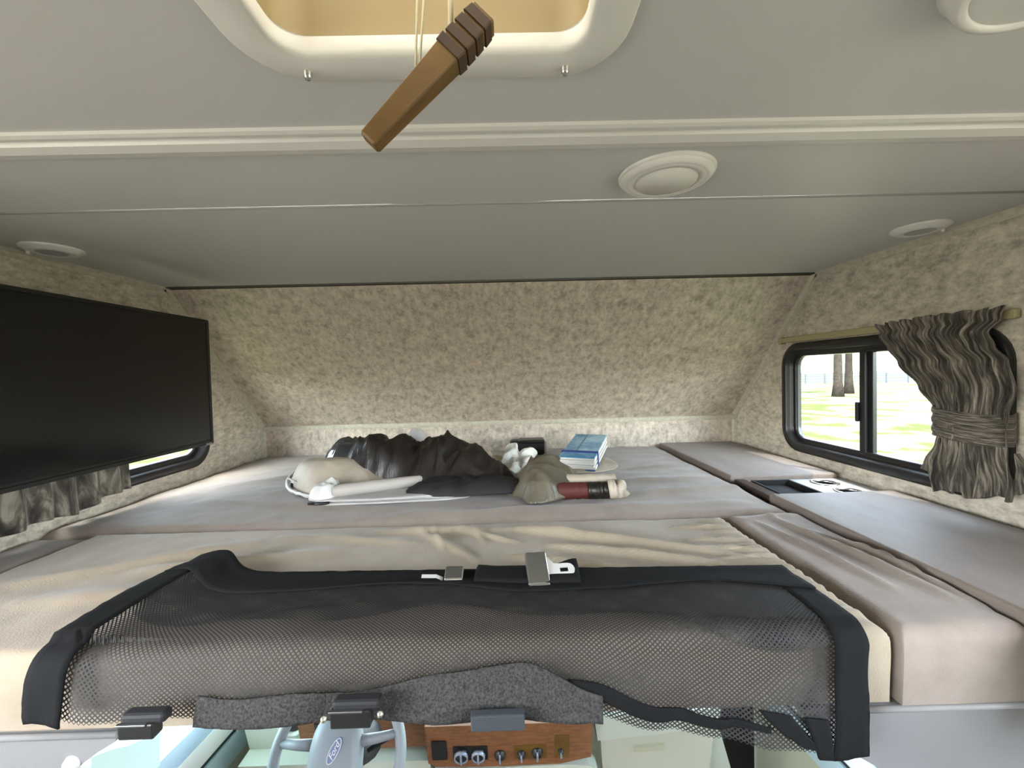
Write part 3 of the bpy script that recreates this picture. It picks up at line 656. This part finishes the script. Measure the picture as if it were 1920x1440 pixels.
# folded sheets and roll in front
sh = thing('folded_sunshade', (-.34, 1.22, ZT), 'flat folded pale grey sunshade sheets at the front of the pile', 'sunshade')
for k, (o_, z_) in enumerate(((0, .002), (.008, .011), (-.004, .020))):
    pts = [(-.535 + o_, 1.165 + o_), (-.40, 1.158 + o_), (-.25, 1.168 + o_), (-.165, 1.180), (-.115, 1.215), (-.16, 1.30), (-.38, 1.27), (-.53 + o_, 1.225)]
    crumple('sheet', pts, lambda x, y: .003, mat('pale_grey_sheet', (.40, .395, .38), .45, bump=.3, bscale=30), None, None, z0=ZT + z_ * .7, rough=.003, fs=8, seed=50 + k, rings=10, n=6, edge=8, jag=.02, solid=.002, parent=sh)
MB().tube([(-.50 + .035 * i, 1.19 + .012 * i, ZT + .032 + .0008 * i) for i in range(9)], [.017, .018, .0175, .018, .017, .017, .016, .0155, .015], 14).build('rolled_sheet', mat('grey_roll', (.36, .34, .31), .5, bump=.2, bscale=60), label='grey rolled sheet resting on the folded sunshade', cat='roll')
crumple('plastic_scrap', [(-.565, 1.18), (-.55, 1.24), (-.50, 1.25), (-.485, 1.20), (-.51, 1.16)], lambda x, y: .040, M_bag, 'crinkled clear white plastic at the left end of the grey roll', 'plastic wrap', z0=ZT + .010, rough=.016, fs=22, seed=61, edge=4)
MB().tube([(-.555 + .02 * i, 1.160 - .002 * i, ZT + .008) for i in range(3)] + [(-.50, 1.165, ZT + .007)], .004, 6).build('dark_strap', M_black, label='short dark strap under the plastic at the left front of the pile', cat='strap')
crumple('dark_cloth', [(-.30, 1.20), (-.28, 1.27), (-.12, 1.29), (.06, 1.26), (.05, 1.20), (-.08, 1.165), (-.20, 1.165)], lambda x, y: .030, M_matte, 'flat black cloth spilling over the grey sheets under the jacket', 'cloth', z0=ZT + .014, rough=.010, fs=14, seed=71, edge=4)
# papers
def paper(c4, m_, label, seed, amp=.010):
    c4 = [Vector(p) for p in c4]; rows = []; N = 26
    for i in range(N + 1):
        u = i / N; row = []
        for j in range(N + 1):
            v = j / N; p = c4[0] * (1 - u) * (1 - v) + c4[1] * u * (1 - v) + c4[2] * u * v + c4[3] * (1 - u) * v
            p = p + Vector((0, -.3, 1)) * amp * (abs(nz(u * 2.5, v * 2.5, seed)) * 2.5 + .5 * abs(nz(u * 6, v * 6, seed + 1))) + Vector((nz(u * 3, v * 3, seed + 7), nz(u * 3, v * 3, seed + 9), 0)) * .02
            row.append(p)
        rows.append(row)
    MB().loft(rows, False).build('crumpled_paper', m_, smooth=False, label=label, cat='paper', solid=.0008)
paper([(-.13, 1.46, -.325), (-.10, 1.55, -.275), (-.01, 1.52, -.315), (-.03, 1.42, -.345)], M_paper2, 'cream crumpled paper to the right of the jacket peak', 3)
paper([(-.045, 1.43, -.330), (-.005, 1.54, -.272), (.100, 1.52, -.300), (.03, 1.39, -.340)], M_paper, 'white creased paper in front of the black case', 11, .013)
# black case
cs_ = thing('black_case', (.075, 1.82, ZT), 'small black case against the back wall behind the white paper', 'case')
MB().box(.002, .150, 1.79, 1.86, ZT, ZT + .062, .012, 3).build('body', mat('black_leatherette', (.012, .012, .013), .5, bump=.3), cs_)
MB().box(.040, .150, 1.785, 1.865, ZT + .050, ZT + .066, .006, 2).build('flap', M_black, cs_)
MB().box(.145, .158, 1.80, 1.83, ZT + .006, ZT + .055, .003, 2).build('tab', M_console, cs_)
# blue book with strap
Mb = Matrix.Translation((.285, 1.60, ZT + .052)) @ Matrix.Rotation(math.radians(-22), 4, 'Z') @ Matrix.Rotation(math.radians(8), 4, 'X') @ Matrix.Diagonal((.84, 1.08, 1, 1))
bkk = thing('blue_book', (.315, 1.60, ZT), 'blue covered magazine stack with a dark blue strap, right end of the pile', 'book')
M_blue = mat('blue_cover', (.03, .22, .42), .3, c2=(.36, .60, .70), scale=5, stretch=(1, 1, 1), lo=.45, hi=.62, coat=.4)
MB().box(-.075, .075, -.13, .13, .018, .022, .001, 1, Mb).build('cover', M_blue, bkk, smooth=False)
MB().box(-.075, .075, -.13, .13, -.028, -.025, .001, 1, Mb).build('cover', mat('dark_blue_cover', (.01, .06, .20), .3), bkk, smooth=False)
for k in range(5):
    o_ = (.004, -.002, .003, 0, .002)[k]; MB().box(-.073 + o_, .073 + o_, -.127 + o_, .127 - o_, -.0248 + k * .0085, -.0172 + k * .0085, .001, 1, Mb).build('page_block', M_paper, bkk, smooth=False)
m = MB().box(-.079, .079, -.085, -.070, .0222, .0245, .0005, 1, Mb).box(-.079, .079, -.085, -.070, -.0305, -.0282, .0005, 1, Mb); m.box(.077, .079, -.085, -.070, -.03, .024, .0003, 1, Mb); m.box(-.079, -.077, -.085, -.070, -.03, .024, .0003, 1, Mb)
m.build('strap', mat('dark_blue_strap', (.005, .035, .22), .4), bkk, smooth=False)
MB().box(-.02, -.012, -.128, .128, .0222, .0228, 0, 1, Mb).build('cover_stripe', mat('grey_print', (.12, .22, .28), .4), bkk)
crumple('cloth_wad', [(.22, 1.46), (.21, 1.60), (.28, 1.68), (.38, 1.70), (.40, 1.55), (.33, 1.47)], lambda x, y: .012, M_tan, 'folded tan cloth under the blue book', 'cloth', rough=.004, fs=12, seed=95, edge=4)
# olive plastic
def Ho(x, y): return .058 * math.exp(-((x - .075) / .075) ** 2) * sst(1.10, 1.21, y) + .02
crumple('olive_plastic_bag', [(.0, 1.20), (.01, 1.29), (.08, 1.33), (.19, 1.32), (.245, 1.26), (.17, 1.16), (.10, 1.11), (.055, 1.105), (.03, 1.14)], Ho, M_olive, 'crumpled olive brown plastic bag right of the jacket', 'bag', z0=ZT + .004, rough=.040, fs=7, seed=103, rings=36, n=12, edge=4, jag=.07)
# corrugated hose
pts = [Vector((-.115 + .16 * i / 60, 1.285 - .07 * i / 60 , ZT + .026 - .010 * i / 60)) for i in range(61)]
MB().tube(pts, [.0135 + .002 * math.sin(i * PI / 1.5) for i in range(61)], 12).build('ribbed_hose', mat('grey_ribbed_plastic', (.20, .19, .175), .5), label='short ribbed grey hose between jacket and olive bag', cat='hose')
# roll with red and black core
rl = thing('rolled_bundle', (.24, 1.17, ZT), 'red and black roll with a cream end at the right front of the pile', 'roll')
def rolltube(x0, x1, y, z, r, m_, nm, wob=.002, slope=0):
    N = 14; MB().tube([(x0 + (x1 - x0) * i / N, y + slope * i / N + wob * nz(i * .5, 2), z + wob * nz(i * .6, 7)) for i in range(N + 1)], [r * (1 + .06 * nz(i * .9, x0 * 9)) for i in range(N + 1)], 16).build(nm, m_, rl)
rolltube(.130, .215, 1.160, ZT + .024, .023, mat('red_cloth', (.07, .012, .008), .6, bump=.4, bscale=80), 'red_core')
rolltube(.213, .272, 1.157, ZT + .024, .0235, M_jack, 'black_core')
rolltube(.270, .305, 1.155, ZT + .027, .026, M_tan, 'cream_end', .004)
rolltube(.13, .300, 1.205, ZT + .042, .017, M_tan, 'cream_wrap', .003, -.01)

# ------------------------------------------------------------------ cab seen below the bunk
dash = thing('dashboard', (0, 1.35, -1.35), 'pale cream cab dashboard below the bunk with a woodgrain control panel', 'dashboard')
fd = lambda u, v, t_: (u, 1.32 + t_ + (v + 1.1) * -.25, v)
MB().prism([(-.86, -1.02), (-.86, -1.60), (.80, -1.60), (.66, -1.18), (.62, -1.02)], fd, .0, .45).build('body', M_dash, dash, smooth=False)
MB().prism([(-.86, -1.19), (-.86, -1.55), (-.27, -1.55), (-.27, -1.19)], fd, -.06, .0).build('knee_panel', M_dash, dash, smooth=False)
MB().prism([(-.255, -1.21), (-.24, -1.55), (.235, -1.55), (.25, -1.245), (.22, -1.215), (.15, -1.208), (-.1, -1.212)], fd, -.075, -.002).build('lower_cover', M_dash, dash, smooth=False)
MB().prism([(.235, -1.05), (.25, -1.145), (.45, -1.125), (.62, -1.10), (.62, -1.03)], fd, -.05, -.002).build('airbag_cover', M_dash, dash, smooth=False)
MB().prism([(.262, -1.155), (.285, -1.40), (.62, -1.40), (.62, -1.11), (.45, -1.135)], fd, -.035, -.002).build('glovebox', mat('beige_glovebox', (.46, .46, .38), .5), dash, smooth=False)
MB().prism([(.37, -1.185), (.37, -1.205), (.46, -1.198), (.46, -1.178)], fd, -.045, -.034).build('handle', M_dash2, dash, smooth=False)
MB().prism([(-.672, -1.05), (-.672, -1.155), (-.655, -1.172), (-.272, -1.165), (-.272, -1.05)], fd, -.03, -.002).build('wood_panel', M_dwd, dash, smooth=False)
MB().prism([(-.62, -1.06), (-.62, -1.145), (-.50, -1.145), (-.50, -1.06)], fd, -.034, -.029).build('instrument_cluster', M_black, dash, smooth=False)
cp = MB().prism([(-.272, -1.04), (-.272, -1.185), (-.25, -1.200), (-.05, -1.206), (.13, -1.203), (.225, -1.180), (.228, -1.04)], fd, -.075, -.002).build('control_panel', M_dwd, dash, smooth=False, label='woodgrain panel with heater knobs')
def dk(px, py): return (.228 + (px - 1105) * .00166, -1.088 - (py - 1350) * .00158)
def dprism(x0, y0, x1, y1, t0, t1, m_, nm):
    a, b = dk(x0, y0), dk(x1, y1); return MB().prism(rr(min(a[0], b[0]), max(a[0], b[0]), min(a[1], b[1]), max(a[1], b[1]), .004, 3), fd, t0, t1).build(nm, m_, cp, smooth=False)
dprism(813, 1354, 840, 1400, -.080, -.074, M_black, 'rocker_switch')
dprism(851, 1370, 914, 1404, -.078, -.074, M_black, 'gauge_well')
dprism(962, 1372, 1022, 1406, -.0765, -.074, M_wood, 'knob_recess')
dprism(1036, 1350, 1063, 1406, -.0765, -.074, M_wood, 'outlet_recess')
M_kn = mat('blue_grey_knob', (.30, .34, .42), .25, .3)
def knob(px, py, r, nm='knob', ring=False):
    a = dk(px, py); o = Vector(fd(a[0], a[1], -.077)); ax_ = Vector((0, -1, -.25)).normalized()
    k = MB().lathe([(r, 0), (r, .004), (r * .8, .006), (r * .75, .012), (0, .012)], o, ax_, 24).build(nm, M_black, cp)
    q = Vector((0, 0, 1)).rotation_difference(ax_)
    if ring:
        MB().lathe([(r * .72, .010), (r * .76, .014), (r * .92, .014), (r * .96, .010)], o, ax_, 24)
        kk = MB().lathe([(r * .72, .006), (r * .76, .013), (r * .92, .013), (r * .96, .004)], o, ax_, 24).build('dial_ring', M_kn, k) if False else None
        m2 = MB().lathe([(r * .72, .012), (r * .76, .0145), (r * .95, .0145), (r * .99, .006)], o, ax_, 24)
        ob = m2.build('dial_ring', M_kn, dash)
    c0 = o + ax_ * .014
    Mk = Matrix.Translation(c0) @ q.to_matrix().to_4x4()
    MB().box(-.0028, .0028, -r * .9, r * .9, -.003, .005, .001, 1, Mk).build('grip', M_kn, dash)
knob(866, 1389, .022, 'knob', True); knob(897, 1389, .021, 'knob', True); knob(936, 1392, .017); knob(975, 1392, .013); knob(1004, 1389, .017); knob(1047, 1387, .008)
# steering wheel
Cw = Vector((-.452, 1.045, -.955)); nw = Vector((0, -.84, .54)).normalized(); ux = Vector((1, 0, .06)).normalized(); uy = nw.cross(ux).normalized()
sw = thing('steering_wheel', tuple(Cw - Vector((0, 0, .18))), 'grey four spoke steering wheel with an oval emblem on its hub, seen below the bunk', 'steering wheel')
RW = .160
def wp(a, r, h_=0): return Cw + ux * math.cos(a) * r + uy * math.sin(a) * r + nw * h_
MB().tube([wp(i * 2 * PI / 64, RW) for i in range(64)], .0135, 12, closed=True).build('rim', M_wheel, sw)
def padsec(sc, h_, sy=1.0):
    o = []
    for i in range(40):
        a = i * 2 * PI / 40; c_, s_ = math.cos(a), math.sin(a)
        rx = .066 + .022 * max(0, -s_); ry = .105
        o.append(Cw + ux * math.copysign(abs(c_) ** .7, c_) * rx * sc + uy * (math.copysign(abs(s_) ** .7, s_) * ry * sc * sy - .012) + nw * h_)
    return o
MB().loft([padsec(.9, -.02), padsec(1, .0), padsec(1, .018), padsec(.93, .032), padsec(.7, .041), padsec(.35, .045), padsec(.02, .046)], True).build('hub', M_wheel, sw)
for a0, a1 in ((2.75, .35), (.35, 2.75)): pass
for sgn in (-1, 1):
    for dy, ang in ((.03, .25), (-.06, -.45)):
        a = ang if sgn > 0 else PI - ang
        MB().tube([Cw + ux * sgn * .05 + uy * dy + nw * .012, Cw + ux * sgn * .10 + uy * dy * 1.1 + nw * .006, wp(a, RW - .004)], [.014, .012, .010], 10).build('spoke', M_wheel, sw)
em = thing('emblem_mount', tuple(Cw), None, None); em.parent = sw; em.location = Cw - Vector(sw['wo']); em.name = 'emblem'
ea = math.radians(62); ex = ux * math.cos(ea) + uy * math.sin(ea); ey = nw.cross(ex)
Ec = Cw + uy * .020 + ux * .006 + nw * .0415
def eo(a, s1, s2, h_): return Ec + ex * math.cos(a) * s1 + ey * math.sin(a) * s2 + nw * h_
MB().loft([[eo(i * 2 * PI / 36, .029, .0125, -.004) for i in range(36)], [eo(i * 2 * PI / 36, .029, .0125, .004) for i in range(36)], [eo(i * 2 * PI / 36, .0275, .011, .0045) for i in range(36)]], True, True).build('emblem_disc', mat('emblem_blue', (.10, .14, .28), .35), em, smooth=False)
MB().tube([eo(i * 2 * PI / 48, .0265, .0105, .005) for i in range(48)], .0009, 6, closed=True).build('emblem_ring', M_white, em)
fc = bpy.data.curves.new('lettering', 'FONT'); fc.body = 'Ford'; fc.size = .018; fc.align_x = 'CENTER'; fc.align_y = 'CENTER'; fc.extrude = .0006; fc.shear = .35
tmp = bpy.data.objects.new('lettering_source', fc); COL.objects.link(tmp); bpy.context.view_layer.update()
me = bpy.data.meshes.new_from_object(tmp.evaluated_get(bpy.context.evaluated_depsgraph_get())); bpy.data.objects.remove(tmp)
lo_ = bpy.data.objects.new('emblem_lettering', me); COL.objects.link(lo_); me.materials.clear(); me.materials.append(M_white); lo_.parent = em
me.transform(Matrix(((ex.x, ey.x, nw.x, 0), (ex.y, ey.y, nw.y, 0), (ex.z, ey.z, nw.z, 0), (0, 0, 0, 1)))); lo_.location = (Ec + nw * .0052) - Cw
MB().tube([Cw - nw * .01, Cw - nw * .22], [.045, .055], 16).build('column', M_matte, sw)
MB().tube([Cw - nw * .06 + ux * .06, Cw - nw * .05 + ux * .125 + uy * .03], [.006, .008], 8).build('stalk', M_matte, sw)
# round air vent left of the wheel
av = thing('air_vent', fd(-.70, -1.09, -.01), 'round air vent in the dash behind the left of the steering wheel', 'air vent')
axv = Vector((0, -1, -.25)).normalized()
MB().lathe([(.040, 0), (.040, .012), (.034, .016), (.028, .012), (.028, .002)], fd(-.705, -1.085, -.004), axv, 28).build('ring', M_dash, av)
MB().lathe([(.029, .004), (0, .004)], fd(-.705, -1.085, -.004), axv, 24).build('louvre', M_black, av)
# cab sides: doors with windows, pillars, windshield
def side_panel(nm, fn, pts, t0, t1, m_, par): return MB().prism(pts, fn, t0, t1).build(nm, m_, par, smooth=False)
for sx, nm, lb in ((-1, 'cab_door', 'pale cab door and windshield pillar at lower left, below the bunk'), (1, 'cab_door', 'pale cab door at lower right, seen under and through the net')):
    X = .95 * sx; dr = thing('cab_door', (X, 1.1, -1.95), lb, 'vehicle door')
    fn = (lambda u, v, t_, X=X, sx=sx: (X + sx * t_, u, v))
    ya, yb = .93, 1.74
    def band(nm, za, zb, t0, m_, y0=ya, sl=-.10): side_panel(nm, fn, [(y0, za - sl * (1.2 - y0)), (yb, za - sl * (1.2 - yb)), (yb, zb - sl * (1.2 - yb)), (y0, zb - sl * (1.2 - y0))], t0, .05, m_, dr)
    band('window_sill', -1.020, -1.083, .0, mat('blue_grey_trim', (.30, .38, .44), .4))
    band('lit_sill_top', -1.083, -1.150, -.004, M_white)  # white band paints in the brightness of the lit sill top
    band('window_seal', -1.150, -1.170, .004, M_frame)
    band('arm_panel', -1.170, -1.250, -.004, mat('pale_blue_trim', (.40, .50, .54), .4))
    side_panel('door_panel', fn, [(.93, -1.225), (yb, -1.305), (yb, -1.95), (.93, -1.95)], 0, .05, M_dash2, dr)
    side_panel('quarter_glass', fn, [(.93, -.83), (.985, -.86), (1.02, -.885), (1.112, -.93), (1.106, -1.015), (.93, -1.0)], -.004, .03, M_aqua, dr)  # opaque aqua panel, the look of tinted reflecting glass put into its colour
    side_panel('pillar_lining', fn, [(1.62, -.56), (yb, -.56), (yb, -1.08), (1.66, -1.07)], -.01, .04, M_dash2, dr)
    side_panel('rear_pillar', fn, [(.58, -.50), (.62, -.50), (.80, -.70), (.93, -.86), (.93, -1.06), (.58, -1.06)], -.005, .045, M_dash2, dr)
    side_panel('roof_rail', fn, [(.585, -.492), (1.74, -.492), (1.74, -.56), (.60, -.56)], -.01, .05, M_dash2, dr)
    side_panel('pane', fn, [(.94, -.56), (1.62, -.56), (1.64, -1.04), (.94, -1.0)], .02, .024, glass('door_glass', (.80, .93, .90)) if sx < 0 else bpy.data.materials['door_glass'], dr)
ws = thing('windshield', (0, 1.9, -1.0), 'windshield above the dashboard, under the bunk overhang', 'windshield')
MB().prism([(-.93, -.50), (-.93, -1.04), (.93, -1.04), (.93, -.50)], lambda u, v, t_: (u, 1.78 - (v + 1.06) * -.0 - (v + 1.06) * .45 + t_, v), 0, .005).build('pane', M_glass, ws)
MB().box(-.92, .92, 1.42, 1.74, -1.09, -1.045, .01).build('cowl', M_dash, dash)
MB().box(-.92, .92, 1.60, 1.70, -1.95, -1.10).build('firewall', M_matte, dash)

# ------------------------------------------------------------------ outside
def flat(nm, x0, x1, y0, y1, z, m_): 
    m = MB(); m.bm.faces.new([m.bm.verts.new(p) for p in ((x0, y0, z), (x1, y0, z), (x1, y1, z), (x0, y1, z))]); return m.build(nm, m_, kind='structure')
flat('ground', -150, 150, -150, 150, -2.6, M_grass)
def tree(x, y, h_, r, label, seed):
    R_ = random.Random(seed); o = thing('tree', (x, y, -2.6), label, 'tree', None)
    pts = [Vector((x + .12 * nz(i, seed) * i * .4, y + .1 * nz(i, seed, 5) * i * .4, -2.62 + h_ * i / 8)) for i in range(9)]
    MB().tube(pts, [r * 1.5, r * 1.05] + [r * (1 - .07 * i) for i in range(7)], 12).build('trunk', M_bark, o)
    for k in range(5):
        a = R_.uniform(0, 2 * PI); p = pts[6 + k % 3]
        MB().tube([p, p + Vector((math.cos(a) * 1.1, math.sin(a) * 1.1, .9)), p + Vector((math.cos(a) * 2.2, math.sin(a) * 2.2, 1.4))], [r * .45, r * .3, r * .12], 7).build('branch', M_bark, o)
    V = []; F_ = []
    for k in range(2600):
        c_ = R_.choice(range(9)); ca = c_ * .7 + seed; cc = Vector((x + 1.9 * math.cos(ca) * (c_ > 0), y + 1.9 * math.sin(ca) * (c_ > 0), -2.6 + h_ * (.95 + .12 * math.sin(c_ * 2.1))))
        dv = Vector((R_.gauss(0, 1), R_.gauss(0, 1), R_.gauss(0, .8))).normalized() * R_.uniform(.9, 1.7); p = cc + dv
        a = Vector((R_.gauss(0, 1), R_.gauss(0, 1), R_.gauss(0, 1))).normalized() * .16; b = a.cross(dv).normalized() * .11
        i = len(V); V += [p - a, p + b, p + a, p - b]; F_.append((i, i + 1, i + 2, i + 3))
    me = bpy.data.meshes.new('foliage'); me.from_pydata([v - Vector((x, y, -2.6)) for v in V], [], F_); me.materials.append(M_leaf)
    f = bpy.data.objects.new('foliage', me); COL.objects.link(f); f.parent = o; f['kind'] = 'stuff'
tree(26.8, 34.2, 9.5, .30, 'nearer tree trunk seen through the left pane of the right window', 3)
tree(30.2, 37.3, 10.5, .28, 'slimmer tree trunk just behind and right of the nearer one', 8)
fe = thing('fence', (50, 55, -2.6), 'long low pale fence far across the grass beyond the trees', 'fence')
fa, fb_ = Vector((20, 70, -2.6)), Vector((78, 42, -2.6))
for i in range(30):
    p = fa + (fb_ - fa) * i / 29; MB().box(p.x - .10, p.x + .10, p.y - .10, p.y + .10, -2.6, -1.2, .02, 1).build('post', M_fence, fe)
dd = (fb_ - fa).normalized(); pn = Vector((-dd.y, dd.x, 0)) * .03
for z in (-2.3, -1.95, -1.6, -1.3):
    MB().loft([[P + pn * a + Vector((0, 0, b)) for a, b in ((-1, -.1), (1, -.1), (1, .1), (-1, .1))] for P in (fa + Vector((0, 0, z + 2.6)), fb_ + Vector((0, 0, z + 2.6)))], True, True).build('rail', M_fence, fe, smooth=False)

for o in bpy.data.objects:
    if 'wo' in o.keys(): del o['wo']
